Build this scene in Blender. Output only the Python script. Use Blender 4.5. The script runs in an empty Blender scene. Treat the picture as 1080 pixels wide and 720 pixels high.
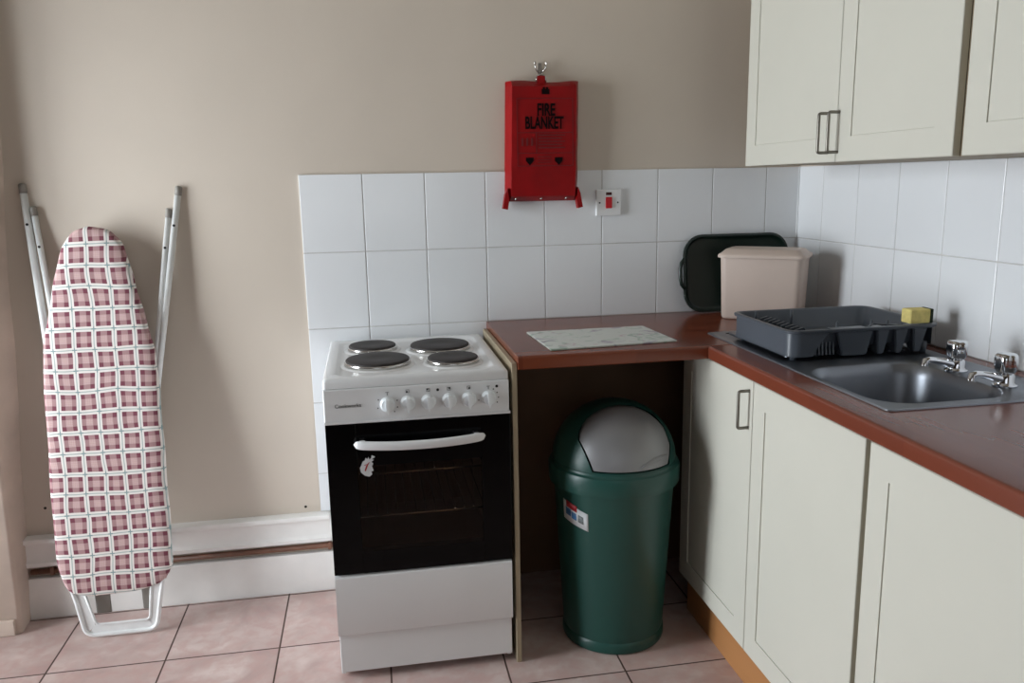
import bpy, bmesh, math, random
from mathutils import Vector, Matrix, Euler
random.seed(7)
scene = bpy.context.scene
COL = scene.collection
PI = math.pi

# ---------------------------------------------------------------- materials
def lin(c):
    return tuple(((v / 255) / 12.92 if v / 255 <= .04045 else ((v / 255 + .055) / 1.055) ** 2.4) for v in c)

class NT:
    def __init__(s, name):
        s.m = bpy.data.materials.new(name); s.m.use_nodes = True
        s.t = s.m.node_tree; s.n = s.t.nodes; s.l = s.t.links
        s.b = s.n['Principled BSDF']
    def node(s, kind, **kw):
        n = s.n.new(kind)
        for k, v in kw.items(): setattr(n, k, v)
        return n
    def link(s, a, b): s.l.new(a, b)
    def math(s, op, a, b=None, c=None):
        n = s.node('ShaderNodeMath', operation=op)
        for i, v in enumerate((a, b, c)):
            if v is None: continue
            if isinstance(v, (int, float)): n.inputs[i].default_value = v
            else: s.link(v, n.inputs[i])
        return n.outputs[0]
    def mix(s, f, a, b):
        n = s.node('ShaderNodeMix', data_type='RGBA')
        for i, v in ((0, f), (6, a), (7, b)):
            if isinstance(v, (int, float)): n.inputs[i].default_value = v
            elif isinstance(v, tuple): n.inputs[i].default_value = (*v[:3], 1)
            else: s.link(v, n.inputs[i])
        return n.outputs[2]
    def noise(s, scale, detail=3, vec=None, dist=0):
        n = s.node('ShaderNodeTexNoise'); n.inputs['Scale'].default_value = scale
        n.inputs['Detail'].default_value = detail; n.inputs['Distortion'].default_value = dist
        if vec is None:
            tc = s.node('ShaderNodeTexCoord'); vec = tc.outputs['Object']
        s.link(vec, n.inputs['Vector']); return n.outputs['Fac']
    def ramp(s, f, lo, hi):
        n = s.node('ShaderNodeMapRange'); n.inputs[1].default_value = lo; n.inputs[2].default_value = hi
        s.link(f, n.inputs[0]); return n.outputs[0]
    def bump(s, h, strength=.2, dist=.002):
        n = s.node('ShaderNodeBump'); n.inputs['Strength'].default_value = strength
        n.inputs['Distance'].default_value = dist; s.link(h, n.inputs['Height'])
        s.link(n.outputs[0], s.b.inputs['Normal'])

MATS = {}
def mat(name, rgb, rough=.5, metal=0, var=.04, vscale=6, bump=0, bscale=80, spec=.5, coat=0):
    t = NT(name); c = lin(rgb)
    if var:
        f = t.noise(vscale, 4)
        a = tuple(v * (1 - var * 1.5) for v in c); b = tuple(min(1, v * (1 + var * 1.5)) for v in c)
        t.link(t.mix(t.ramp(f, .3, .7), a, b), t.b.inputs['Base Color'])
    else:
        t.b.inputs['Base Color'].default_value = (*c, 1)
    t.b.inputs['Roughness'].default_value = rough
    t.b.inputs['Metallic'].default_value = metal
    t.b.inputs['Specular IOR Level'].default_value = spec
    if coat:
        t.b.inputs['Coat Weight'].default_value = coat; t.b.inputs['Coat Roughness'].default_value = .06
    if bump: t.bump(t.noise(bscale, 3), bump, .001)
    MATS[name] = t.m
    return t.m

PAINT = mat('beige wall paint', (210, 198, 184), .62, var=.02, vscale=2.5, bump=.12, bscale=35)
PIERP = mat('worn pink plaster paint', (208, 190, 176), .7, var=.10, vscale=5, bump=.25, bscale=30)
CEIL = mat('white ceiling paint', (196, 192, 182), .8, var=.01)
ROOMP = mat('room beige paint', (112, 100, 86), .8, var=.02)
GLOSSW = mat('white gloss woodwork paint', (240, 238, 234), .32, var=.03, vscale=9)
TILE = mat('white glazed tile', (234, 236, 238), .14, var=.012, vscale=3, bump=.02, bscale=14)
GROUT = mat('grey grout', (200, 198, 196), .9, var=.05, vscale=30)
CREAM = mat('cream cabinet laminate', (210, 208, 196), .42, var=.012, vscale=3)
CARC = mat('cabinet board edge', (160, 146, 122), .6, var=.04)
WHITE = mat('white enamel', (232, 233, 234), .22, var=.01)
KNOBW = mat('white knob plastic', (238, 242, 244), .3, var=0)
PLASTW = mat('white switch plastic', (232, 232, 232), .3, var=0)
BLACKG = mat('black oven glass', (4, 4, 5), .08, var=0, spec=.16)
BLACKP = mat('black plastic', (14, 14, 15), .4, var=0)
CAVITY = mat('brown oven enamel', (86, 62, 48), .45, var=.1, vscale=12)
IRON = mat('dark cast iron hotplate', (44, 38, 37), .6, metal=0, var=.12, vscale=25, bump=.15, bscale=220)
STEEL = mat('bright steel trim', (205, 203, 200), .2, metal=1, var=0)
CHROME = mat('chrome', (228, 230, 233), .07, metal=1, var=0)
NICKEL = mat('brushed nickel handle', (132, 128, 120), .38, metal=.9, var=.05, vscale=40)
ALU = mat('white coated steel tube', (232, 233, 232), .35, metal=.05, var=.04, vscale=20)
CAPG = mat('grey plastic end cap', (140, 135, 128), .55, var=.04)
GREEN = mat('green bin plastic', (30, 74, 67), .36, var=.03, vscale=4)
DGREEN = mat('dark green tray plastic', (16, 34, 28), .33, var=.05)
SILVERP = mat('silver plastic flap', (142, 142, 144), .42, metal=.35, var=.02)
RED = mat('red vinyl', (140, 2, 7), .42, spec=.25, var=.10, vscale=14, bump=.25, bscale=22)
INK = mat('black ink', (18, 5, 7), .8, spec=.1, var=0)
FADED = mat('dark red print', (104, 8, 16), .5, var=0)
BEIGEP = mat('beige box plastic', (210, 192, 180), .45, var=.02)
GREYP = mat('grey rack plastic', (80, 86, 94), .33, var=.03)
SPONGE = mat('yellow sponge foam', (238, 220, 140), .95, var=.08, vscale=60, bump=.6, bscale=300)
SCOUR = mat('dark green scourer', (42, 56, 40), .95, var=.15, vscale=120, bump=.6, bscale=400)
COPPER = mat('painted copper pipe', (122, 84, 66), .5, var=.15, vscale=12)
PLINTHM = None
RECESS = mat('dark brown backing', (112, 82, 58), .6, var=.08)
REDSW = mat('red rocker plastic', (196, 24, 36), .3, var=0)
NEON = mat('dark neon lens', (70, 22, 20), .25, var=0)
PAPER = mat('white label paper', (214, 216, 218), .5, var=0)
LBLUE = mat('label blue print', (60, 116, 168), .5, var=.3, vscale=60)
LRED = mat('label red print', (170, 36, 44), .5, var=0)
LGREY = mat('label grey print', (120, 128, 130), .5, var=.3, vscale=220)
PRINT = mat('grey print', (70, 72, 74), .5, var=0)
HOLE = mat('dark hole', (28, 22, 18), .9, var=0)

def mk_wood(name, base, dark, light, along=0, rough=.28, stave=.04, slen=.32):
    """butcher block: staves running along one axis (0 = x, 1 = y)"""
    t = NT(name)
    tc = t.node('ShaderNodeTexCoord'); sp = t.node('ShaderNodeSeparateXYZ'); t.link(tc.outputs['Object'], sp.inputs[0])
    A, B = (sp.outputs[0], sp.outputs[1]) if along == 0 else (sp.outputs[1], sp.outputs[0])
    row = t.math('FLOOR', t.math('DIVIDE', B, stave))
    off = t.math('MULTIPLY', t.math('FRACT', t.math('MULTIPLY', row, .377)), slen)
    idx = t.math('FLOOR', t.math('DIVIDE', t.math('ADD', A, off), slen))
    cv = t.node('ShaderNodeCombineXYZ'); t.link(row, cv.inputs[0]); t.link(idx, cv.inputs[1])
    wn = t.node('ShaderNodeTexWhiteNoise'); t.link(cv.outputs[0], wn.inputs['Vector'])
    mp = t.node('ShaderNodeMapping'); t.link(tc.outputs['Object'], mp.inputs[0])
    mp.inputs['Scale'].default_value = (3, 38, 38) if along == 0 else (38, 3, 38)
    grain = t.noise(1, 4, mp.outputs[0], .6)
    c = t.mix(wn.outputs['Value'], lin(dark), lin(light))
    c = t.mix(t.math('MULTIPLY', t.ramp(grain, .35, .7), .22), c, lin(base))
    t.link(c, t.b.inputs['Base Color'])
    t.b.inputs['Roughness'].default_value = rough
    MATS[name] = t.m
    return t.m
WOODX = mk_wood('reddish wood laminate back run', (92, 42, 26), (106, 50, 32), (130, 66, 42), 0, .22)
WOODY = mk_wood('reddish wood laminate sink run', (102, 48, 32), (114, 58, 42), (128, 66, 46), 1, .24)
PLINTHM = mk_wood('orange brown plinth board', (164, 112, 66), (176, 122, 74), (188, 134, 84), 1, .5, .5, 3)

def mk_floor():
    t = NT('pink mottled floor tiles')
    tc = t.node('ShaderNodeTexCoord'); sp = t.node('ShaderNodeSeparateXYZ'); t.link(tc.outputs['Object'], sp.inputs[0])
    P = .332
    u = t.math('DIVIDE', t.math('ADD', sp.outputs[0], .122 + 100 * P), P)
    v = t.math('DIVIDE', t.math('ADD', sp.outputs[1], .361 + 100 * P), P)
    def edge(w):
        f = t.math('FRACT', w); return t.math('MINIMUM', f, t.math('SUBTRACT', 1, f))
    d = t.math('MINIMUM', edge(u), edge(v))
    g = t.ramp(d, .006, .0095)
    cv = t.node('ShaderNodeCombineXYZ'); t.link(t.math('FLOOR', u), cv.inputs[0]); t.link(t.math('FLOOR', v), cv.inputs[1])
    wn = t.node('ShaderNodeTexWhiteNoise'); t.link(cv.outputs[0], wn.inputs['Vector'])
    va = t.node('ShaderNodeVectorMath', operation='SCALE'); t.link(wn.outputs['Color'], va.inputs[0]); va.inputs['Scale'].default_value = 9
    vb = t.node('ShaderNodeVectorMath', operation='ADD'); t.link(va.outputs[0], vb.inputs[0]); t.link(tc.outputs['Object'], vb.inputs[1])
    n1 = t.noise(7, 5, vb.outputs[0], .6); n2 = t.noise(26, 4, vb.outputs[0], .4)
    c = t.mix(t.ramp(n1, .32, .68), lin((180, 154, 149)), lin((214, 196, 190)))
    c = t.mix(t.math('MULTIPLY', t.ramp(n2, .42, .62), .55), c, lin((192, 156, 150)))
    c = t.mix(t.math('MULTIPLY', wn.outputs['Value'], .18), c, lin((184, 156, 142)))
    c = t.mix(g, lin((78, 58, 50)), c)
    t.link(c, t.b.inputs['Base Color'])
    r = t.ramp(d, .005, .012)
    t.link(t.math('SUBTRACT', .8, t.math('MULTIPLY', r, .42)), t.b.inputs['Roughness'])
    t.bump(t.math('ADD', g, t.math('MULTIPLY', n2, .12)), .5, .0015)
    return t.m
FLOORM = mk_floor()

def mk_plaid():
    t = NT('red and white checked cotton')
    tc = t.node('ShaderNodeTexCoord'); sp = t.node('ShaderNodeSeparateXYZ')
    nz = t.node('ShaderNodeTexNoise'); nz.inputs['Scale'].default_value = 5
    t.link(tc.outputs['Object'], nz.inputs['Vector'])
    s1 = t.node('ShaderNodeVectorMath', operation='SUBTRACT'); t.link(nz.outputs['Color'], s1.inputs[0]); s1.inputs[1].default_value = (.5, .5, .5)
    s2 = t.node('ShaderNodeVectorMath', operation='SCALE'); t.link(s1.outputs[0], s2.inputs[0]); s2.inputs['Scale'].default_value = .022
    s3 = t.node('ShaderNodeVectorMath', operation='ADD'); t.link(s2.outputs[0], s3.inputs[0]); t.link(tc.outputs['Object'], s3.inputs[1])
    t.link(s3.outputs[0], sp.inputs[0])
    def band(o, per, off):
        f = t.math('FRACT', t.math('DIVIDE', t.math('ADD', o, off + 10 * per), per))
        return t.math('ABSOLUTE', t.math('SUBTRACT', f, .5))
    du = band(sp.outputs[0], .0580, .0095); dv = band(sp.outputs[2], .0634, .0435)
    def gt(a, th, w=.012): return t.ramp(a, th - w, th + w)
    whU, whV = gt(du, .382), gt(dv, .382)
    teU, teV = gt(du, .470), gt(dv, .470)
    dkU, dkV = gt(du, .165), gt(dv, .165)
    # fine threads inside the squares
    stU = t.math('GREATER_THAN', t.math('SINE', t.math('MULTIPLY', sp.outputs[0], 2 * PI / .0052)), .2)
    stV = t.math('GREATER_THAN', t.math('SINE', t.math('MULTIPLY', sp.outputs[2], 2 * PI / .0052)), .2)
    dark = t.math('MULTIPLY', t.math('ADD', dkU, dkV), .5)
    c = t.mix(dark, lin((200, 172, 168)), lin((116, 58, 72)))
    c = t.mix(t.math('MULTIPLY', t.math('MULTIPLY', t.math('ADD', stU, stV), .13), t.math('SUBTRACT', 1.3, dark)), c, lin((172, 112, 120)))
    wh = t.math('MAXIMUM', whU, whV)
    c = t.mix(wh, c, lin((232, 226, 220)))
    # a thin rose thread each side of the teal line, then the teal line
    ln = t.math('MULTIPLY', t.math('SINE', t.math('MULTIPLY', t.math('MAXIMUM', t.math('MULTIPLY', whU, du), t.math('MULTIPLY', whV, dv)), 92)), .10)
    c = t.mix(t.math('MAXIMUM', ln, 0), c, lin((170, 150, 150)))
    te = t.math('MAXIMUM', teU, teV)
    both = t.math('MULTIPLY', whU, whV)
    c = t.mix(t.math('MULTIPLY', te, t.math('ADD', .6, t.math('MULTIPLY', both, .4))), c, lin((128, 150, 150)))
    t.link(c, t.b.inputs['Base Color'])
    t.b.inputs['Roughness'].default_value = .85
    t.bump(t.math('ADD', t.noise(18, 3), t.math('MULTIPLY', t.noise(400, 2), .1)), .45, .006)
    return t.m
PLAID = mk_plaid()

def mk_brushed():
    t = NT('brushed stainless steel')
    tc = t.node('ShaderNodeTexCoord'); mp = t.node('ShaderNodeMapping'); t.link(tc.outputs['Object'], mp.inputs[0])
    mp.inputs['Scale'].default_value = (60, 4, 10)
    n = t.noise(1, 2, mp.outputs[0])
    t.b.inputs['Base Color'].default_value = (*lin((142, 146, 153)), 1)
    t.b.inputs['Metallic'].default_value = 1
    t.link(t.math('ADD', .35, t.math('MULTIPLY', n, .04)), t.b.inputs['Roughness'])
    return t.m
SSTEEL = mk_brushed()

def mk_floral():
    t = NT('pale patterned glass board')
    n1 = t.noise(16, 3, dist=1.2); n2 = t.noise(24, 3, dist=.8); 
    tc = t.node('ShaderNodeTexCoord')
    mp = t.node('ShaderNodeMapping'); mp.inputs['Location'].default_value = (3, 7, 2); t.link(tc.outputs['Object'], mp.inputs[0])
    n3 = t.noise(13, 2, mp.outputs[0], 1.5)
    c = t.mix(t.math('MULTIPLY', t.ramp(n1, .56, .64), .6), lin((214, 220, 212)), lin((140, 170, 150)))
    c = t.mix(t.math('MULTIPLY', t.ramp(n3, .60, .66), .7), c, lin((150, 138, 158)))
    c = t.mix(t.math('MULTIPLY', t.ramp(n2, .64, .68), .5), c, lin((190, 150, 160)))
    t.link(c, t.b.inputs['Base Color'])
    t.b.inputs['Roughness'].default_value = .07
    return t.m
FLORAL = mk_floral()

def mk_tinted():
    t = NT('tinted oven window glass')
    t.b.inputs['Base Color'].default_value = (*lin((180, 158, 142)), 1)
    t.b.inputs['Transmission Weight'].default_value = 1
    t.b.inputs['Roughness'].default_value = .04
    t.b.inputs['IOR'].default_value = 1.25
    return t.m
TINT = mk_tinted()
def mk_clear():
    t = NT('clear window glass')
    out = t.n['Material Output']
    tr = t.node('ShaderNodeBsdfTransparent'); gl = t.node('ShaderNodeBsdfGlossy'); gl.inputs['Roughness'].default_value = .02
    fr = t.node('ShaderNodeFresnel'); mx = t.node('ShaderNodeMixShader')
    t.link(fr.outputs[0], mx.inputs[0]); t.link(tr.outputs[0], mx.inputs[1]); t.link(gl.outputs[0], mx.inputs[2])
    t.link(mx.outputs[0], out.inputs[0]); return t.m
CLEAR = mk_clear()

# ---------------------------------------------------------------- geometry helpers
def quad(bm, pts, smooth=False):
    f = bm.faces.new([bm.verts.new(p) for p in pts]); f.smooth = smooth; return f
def box(bm, x0, x1, y0, y1, z0, z1, bev=0, seg=2):
    t = bmesh.new()
    bmesh.ops.create_cube(t, size=1)
    for v in t.verts:
        v.co = Vector(((x0 + x1) / 2 + v.co.x * (x1 - x0), (y0 + y1) / 2 + v.co.y * (y1 - y0), (z0 + z1) / 2 + v.co.z * (z1 - z0)))
    if bev: bmesh.ops.bevel(t, geom=list(t.edges), offset=bev, segments=seg, affect='EDGES', profile=.5)
    join(bm, t); return bm
def join(bm, t, M=None):
    mp = {}
    for v in t.verts: mp[v] = bm.verts.new(M @ v.co if M else v.co)
    for f in t.faces:
        try:
            g = bm.faces.new([mp[v] for v in f.verts]); g.smooth = f.smooth
        except ValueError: pass
    t.free()
def loops(bm, L, cap0=False, cap1=False, smooth=True, closed=True):
    """skin a list of closed point loops of equal length"""
    V = [[bm.verts.new(p) for p in l] for l in L]
    n = len(L[0])
    for a, b in zip(V, V[1:]):
        for i in range(n if closed else n - 1):
            j = (i + 1) % n
            f = bm.faces.new((a[i], a[j], b[j], b[i])); f.smooth = smooth
    if cap0: bm.faces.new(V[0][::-1])
    if cap1: bm.faces.new(V[-1])
    return V
def rrect(cx, cy, w, d, r, z, n=6):
    """rounded rectangle loop in the xy plane, counter-clockwise"""
    r = max(1e-4, min(r, w / 2 - 1e-4, d / 2 - 1e-4)); out = []
    for (sx, sy, a0) in ((1, 1, 0), (-1, 1, 90), (-1, -1, 180), (1, -1, 270)):
        ox, oy = cx + sx * (w / 2 - r), cy + sy * (d / 2 - r)
        for k in range(n + 1):
            a = math.radians(a0 + 90 * k / n)
            out.append(Vector((ox + r * math.cos(a), oy + r * math.sin(a), z)))
    return out
def circ(cx, cy, r, z, n=40):
    return [Vector((cx + r * math.cos(2 * PI * k / n), cy + r * math.sin(2 * PI * k / n), z)) for k in range(n)]
def lathe(bm, cx, cy, prof, n=40, cap0=True, cap1=True):
    loops(bm, [circ(cx, cy, max(r, 1e-4), z, n) for r, z in prof], cap0, cap1)
def tube(bm, pts, r, n=12, caps=True, closed=False):
    pts = [Vector(p) for p in pts]; R = r if isinstance(r, (list, tuple)) else [r] * len(pts)
    L = []; up = None
    N = len(pts)
    for i, p in enumerate(pts):
        a = pts[i - 1] if (i > 0 or closed) else p; b = pts[(i + 1) % N] if (i < N - 1 or closed) else p
        d = (b - a).normalized()
        if up is None:
            up = d.orthogonal().normalized()
        up = (up - d * up.dot(d)).normalized(); s = d.cross(up)
        L.append([p + (up * math.cos(2 * PI * k / n) + s * math.sin(2 * PI * k / n)) * R[i] for k in range(n)])
    if closed: L.append(L[0])
    loops(bm, L, caps and not closed, caps and not closed)
    if closed: bmesh.ops.remove_doubles(bm, verts=list(bm.verts), dist=1e-6)
def arc_path(pts, r, n=5):
    """polyline with rounded corners"""
    pts = [Vector(p) for p in pts]; out = [pts[0]]
    for a, b, c in zip(pts, pts[1:], pts[2:]):
        u = (a - b).normalized(); v = (c - b).normalized()
        rr = min(r, (a - b).length / 2, (c - b).length / 2)
        p, q = b + u * rr, b + v * rr
        for k in range(n + 1):
            t = k / n; out.append(p * (1 - t) ** 2 + b * 2 * t * (1 - t) + q * t * t)
    out.append(pts[-1]); return out
def prism(bm, poly, d, axis='y', smooth=False):
    """poly: 3-D points of a planar outline, extruded by vector d"""
    d = Vector(d); A = [bm.verts.new(Vector(p)) for p in poly]; B = [bm.verts.new(Vector(p) + d) for p in poly]
    n = len(A)
    bm.faces.new(A); bm.faces.new(B[::-1])
    for i in range(n):
        f = bm.faces.new((A[i], B[i], B[(i + 1) % n], A[(i + 1) % n])); f.smooth = smooth
WL = {}
def obj(name, bm, m, parent=None, loc=None, smooth_angle=None, kind=None, label=None):
    bmesh.ops.recalc_face_normals(bm, faces=list(bm.faces))
    o0 = Vector(WL[parent.name]) if parent else Vector(loc or (0, 0, 0))
    if o0.length: bmesh.ops.translate(bm, verts=list(bm.verts), vec=-o0)
    me = bpy.data.meshes.new(name); bm.to_mesh(me); bm.free()
    if smooth_angle:
        for p in me.polygons: p.use_smooth = True
        me.set_sharp_from_angle(angle=math.radians(smooth_angle))
    ms = m if isinstance(m, (list, tuple)) else [m]
    for x in ms: me.materials.append(x)
    o = bpy.data.objects.new(name, me); COL.objects.link(o)
    if parent: o.parent = parent
    else: o.location = o0
    WL[o.name] = tuple(o0)
    if kind: o['kind'] = kind
    if label: o['label'] = label
    return o
def empty(name, loc, label, cat, group=None):
    o = bpy.data.objects.new(name, None); COL.objects.link(o); o.location = loc; o.empty_display_size = .05
    WL[o.name] = tuple(loc); return tag(o, label, cat, group)
def tag(o, label, cat, group=None):
    o['label'] = label; o['category'] = cat
    if group: o['group'] = group
    return o
def struct(name, bm, m, **k): return obj(name, bm, m, kind='structure', **k)
def B(): return bmesh.new()
def bx(*a, **k): return box(bmesh.new(), *a, **k)
def rot_about(bm, piv, M):
    for v in bm.verts: v.co = M @ (v.co - Vector(piv)) + Vector(piv)
def boolean(bma, bmb, op):
    """boolean of two bmeshes, returns a new bmesh"""
    def tmp(b):
        bmesh.ops.recalc_face_normals(b, faces=list(b.faces))
        me = bpy.data.meshes.new('t'); b.to_mesh(me); b.free()
        o = bpy.data.objects.new('t', me); COL.objects.link(o); return o
    a, b = tmp(bma), tmp(bmb)
    md = a.modifiers.new('b', 'BOOLEAN'); md.object = b; md.operation = op; md.solver = 'EXACT'
    dg = bpy.context.evaluated_depsgraph_get(); ev = a.evaluated_get(dg)
    r = bmesh.new(); r.from_mesh(ev.to_mesh()); ev.to_mesh_clear()
    for o in (a, b): bpy.data.objects.remove(o)
    return r
def text_bm(body, size, loc, rot, sx=1, bold=0, ext=.0004, align='CENTER', shear=0):
    cu = bpy.data.curves.new('t', 'FONT'); cu.body = body; cu.size = size; cu.align_x = align; cu.align_y = 'CENTER'
    cu.extrude = ext; cu.offset = bold; cu.resolution_u = 3; cu.shear = shear
    o = bpy.data.objects.new('t', cu); COL.objects.link(o)
    dg = bpy.context.evaluated_depsgraph_get(); me = bpy.data.meshes.new_from_object(o.evaluated_get(dg))
    b = bmesh.new(); b.from_mesh(me)
    M = Matrix.Translation(loc) @ Euler(rot).to_matrix().to_4x4() @ Matrix.Diagonal((sx, 1, 1, 1))
    b.transform(M); bpy.data.objects.remove(o); bpy.data.curves.remove(cu); bpy.data.meshes.remove(me)
    return b

# ---------------------------------------------------------------- room shell
XR = 1.7315           # right wall face
XL, YR, ZC = -2.05, -4.3, 2.55
struct('floor', bx(XL - .2, XR + .2, YR - .2, .2, -.06, 0), FLOORM)
struct('ceiling', bx(XL - .2, XR + .2, YR - .2, .2, ZC, ZC + .08), CEIL)
wb = struct('wall_back', bx(XL - .2, XR + .2, .0, .2, 0, ZC), PAINT)
struct('wall_right', bx(XR, XR + .2, YR - .2, 0, 0, ZC), PAINT)
# left wall with a window opening
W0, W1, WZ0, WZ1 = -1.28, -.28, .12, 2.1
b = B()
box(b, XL - .2, XL, YR - .2, W0, 0, ZC); box(b, XL - .2, XL, W1, 0, 0, ZC)
box(b, XL - .2, XL, W0, W1, 0, WZ0); box(b, XL - .2, XL, W0, W1, WZ1, ZC)
struct('wall_left', b, ROOMP)
def window(n, axis, p, a0, a1, z0, z1):
    """frame with a mullion and a transom, panes and sill; axis 'x' = plane x=p"""
    def bb(bm, u0, u1, d0, d1, q0, q1):
        if axis == 'x': box(bm, p + d0, p + d1, u0, u1, q0, q1, .004)
        else: box(bm, u0, u1, p + d0, p + d1, q0, q1, .004)
    f = B(); w = .05
    bb(f, a0, a0 + w, 0, .06, z0, z1); bb(f, a1 - w, a1, 0, .06, z0, z1)
    bb(f, a0 + w, a1 - w, 0, .06, z0, z0 + w); bb(f, a0 + w, a1 - w, 0, .06, z1 - w, z1)
    m = (a0 + a1) / 2
    bb(f, m - .022, m + .022, 0, .06, z0 + w, z1 - w)
    o = struct('window_%d' % n, f, GLOSSW)
    g = B()
    bb(g, a0 + w, m - .022, .027, .033, z0 + w, z1 - w); bb(g, m + .022, a1 - w, .027, .033, z0 + w, z1 - w)
    obj('pane', g, CLEAR, o)
    return o
window(1, 'x', XL - .12, W0, W1, WZ0, WZ1)
# rear wall with an unseen window added for fill light, behind the camera
R0, R1, RZ0, RZ1 = -.9, .9, 1.0, 2.2
b = B()
box(b, XL - .2, R0, YR - .2, YR, 0, ZC); box(b, R1, XR + .2, YR - .2, YR, 0, ZC)
box(b, R0, R1, YR - .2, YR, 0, RZ0); box(b, R0, R1, YR - .2, YR, RZ1, ZC)
struct('wall_rear', b, ROOMP)
window(2, 'y', YR - .12, R0, R1, RZ0, RZ1)
# pier at the left end of the back wall
b = B()
NP = 14
fr = []; bk = []
for i in range(NP + 1):
    z = ZC * i / NP
    wob = .004 * math.sin(i * 1.7)
    fr.append((z, -.943 + .018 * z, -.105)); bk.append((z, -.952 + .064 * z + wob, 0))
def pl_(L): return [Vector((x, y, z)) for z, x, y in L]
F, K = pl_(fr), pl_(bk)
loops(b, [[Vector((XL, -.105, p.z)) for p in F], [p + Vector((-.012, 0, 0)) for p in F], [p + Vector((-.003, .004, 0)) for p in F],
          [p + Vector((.0, .014, 0)) for p in F], K], closed=False)
struct('trim_3', b, PIERP)
b = B(); box(b, XL, -.958, -.118, -.105, .0, .052, .003)
struct('baseboard_left', b, PIERP)
# skirting board and the moulded pipe casing above it
YS = -.024
b = B(); box(b, -.948, XR, YS, 0, 0, .143, .003)
struct('baseboard_back', b, GLOSSW)
prof = [(0, .183), (-.026, .183), (-.031, .188), (-.031, .199), (-.024, .205), (-.022, .210), (-.022, .256), (-.025, .262), (-.034, .266), (-.036, .272), (-.034, .281), (-.02, .285), (0, .285)]
b = B(); loops(b, [[Vector((x, y, z)) for y, z in prof] for x in (-.936, .03)], True, True, smooth=False)
box(b, .03, XR, -.03, 0, .183, .283, .004)
struct('trim_1', b, GLOSSW, smooth_angle=40)
# screw holes in the plaster
b = B()
for (x, z) in ((-.868, .375), (-.049, .305)):
    lathe2 = [[Vector((x + .0045 * math.cos(a * PI / 6), y, z + .0045 * math.sin(a * PI / 6))) for a in range(12)] for y in (-.0012, .0)]
    loops(b, lathe2, True, True)
obj('screw_hole', b, HOLE, wb)
# tiles: real bevelled tiles on a bed of grout
ZT = 1.4215
def tilewall(name, plane, cols, rows):
    b = B(); th = .0075
    g = .0013
    for (u0, u1) in cols:
        for (z0, z1) in rows:
            if plane == 'y': box(b, u0 + g, u1 - g, -th, -.001, z0 + g, z1 - g, .0018, 2)
            else: box(b, XR - th, XR - .001, u0 + g, u1 - g, z0 + g, z1 - g, .0018, 2)
    for f in b.faces: f.material_index = 0
    nf = len(b.faces)
    if plane == 'y': box(b, cols[0][0] + .002, cols[-1][1] - .001, -th + .0018, 0, rows[0][0], rows[-1][1] - .002)
    else: box(b, XR - th + .0018, XR, cols[0][0], cols[-1][1], rows[0][0], rows[-1][1] - .002)
    b.faces.ensure_lookup_table()
    for f in b.faces[nf:]: f.material_index = 1
    return struct(name, b, [TILE, GROUT])
cols = [(.2 * i, .2 * (i + 1)) for i in range(8)] + [(1.6, XR - .008)]
rows = [(.286, .4215), (.4215, .6715), (.6715, .9215), (.9215, 1.1715), (1.1715, ZT)]
tilewall('trim_2', 'y', cols, rows)
ys = [-.009, -.164] + [-.164 - .2 * k for k in range(1, 13)]
cols = [(b_, a_) for a_, b_ in zip(ys, ys[1:])][::-1]
tilewall('trim_4', 'x', cols, [(.9215, 1.1715), (1.1715, ZT)])
# dark brown backing added to darken the recess back under the short worktop
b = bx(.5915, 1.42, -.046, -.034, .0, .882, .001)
tag(obj('added_back_board', b, RECESS, loc=(1, -.04, 0)), 'dark brown backing added to darken the back of the recess behind the green bin', 'board')
b = B(); tube(b, [(XR - .0085, -.0085, .922), (XR - .0085, -.0085, ZT)], .0032, 8)
struct('trim_5', b, TILE)
# pipe in the slot between casing and skirting
b = B(); tube(b, [(-.93, -.0135, .163), (XR - .02, -.0135, .163)], .0095, 12)
for x in (-.865, .024):
    box(b, x - .006, x + .006, -.026, 0, .15, .178, .003)
tag(obj('heating_pipe', b, COPPER, loc=(0, -.01, .163)), 'brown copper pipe in the slot above the white skirting board', 'pipe')

# ---------------------------------------------------------------- ironing board
def by(z): return -.2 + .11 * z          # front plane of the leaning board
out = [(-.62, 1.277), (-.591, 1.273), (-.562, 1.262), (-.538, 1.238), (-.523, 1.2), (-.511, 1.143), (-.498, 1.076), (-.484, 1.012), (-.469, .938),
       (-.459, .879), (-.455, .806), (-.455, .717), (-.454, .613), (-.453, .478), (-.453, .357), (-.453, .25), (-.459, .205), (-.473, .179), (-.497, .157),
       (-.549, .144), (-.633, .137), (-.702, .139), (-.754, .147), (-.778, .183), (-.791, .23), (-.794, .329), (-.793, .477), (-.789, .623), (-.786, .797),
       (-.782, .897), (-.765, .982), (-.741, 1.08), (-.725, 1.151), (-.707, 1.206), (-.688, 1.245), (-.662, 1.267), (-.64, 1.275)]
def refine(L, it=2):
    for _ in range(it):      # corner cutting keeps the outline round
        M = []
        for i, a in enumerate(L):
            c = L[(i + 1) % len(L)]
            M += [(a[0] * .75 + c[0] * .25, a[1] * .75 + c[1] * .25), (a[0] * .25 + c[0] * .75, a[1] * .25 + c[1] * .75)]
        L = M
    return L
out0 = out; out = refine(out)
ctr = Vector((-.622, 0, .7))
ib = empty('ironing_board', (-.62, -.2, 0), 'folded ironing board with red and white checked cover leaning on the wall', 'ironing board')
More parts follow.
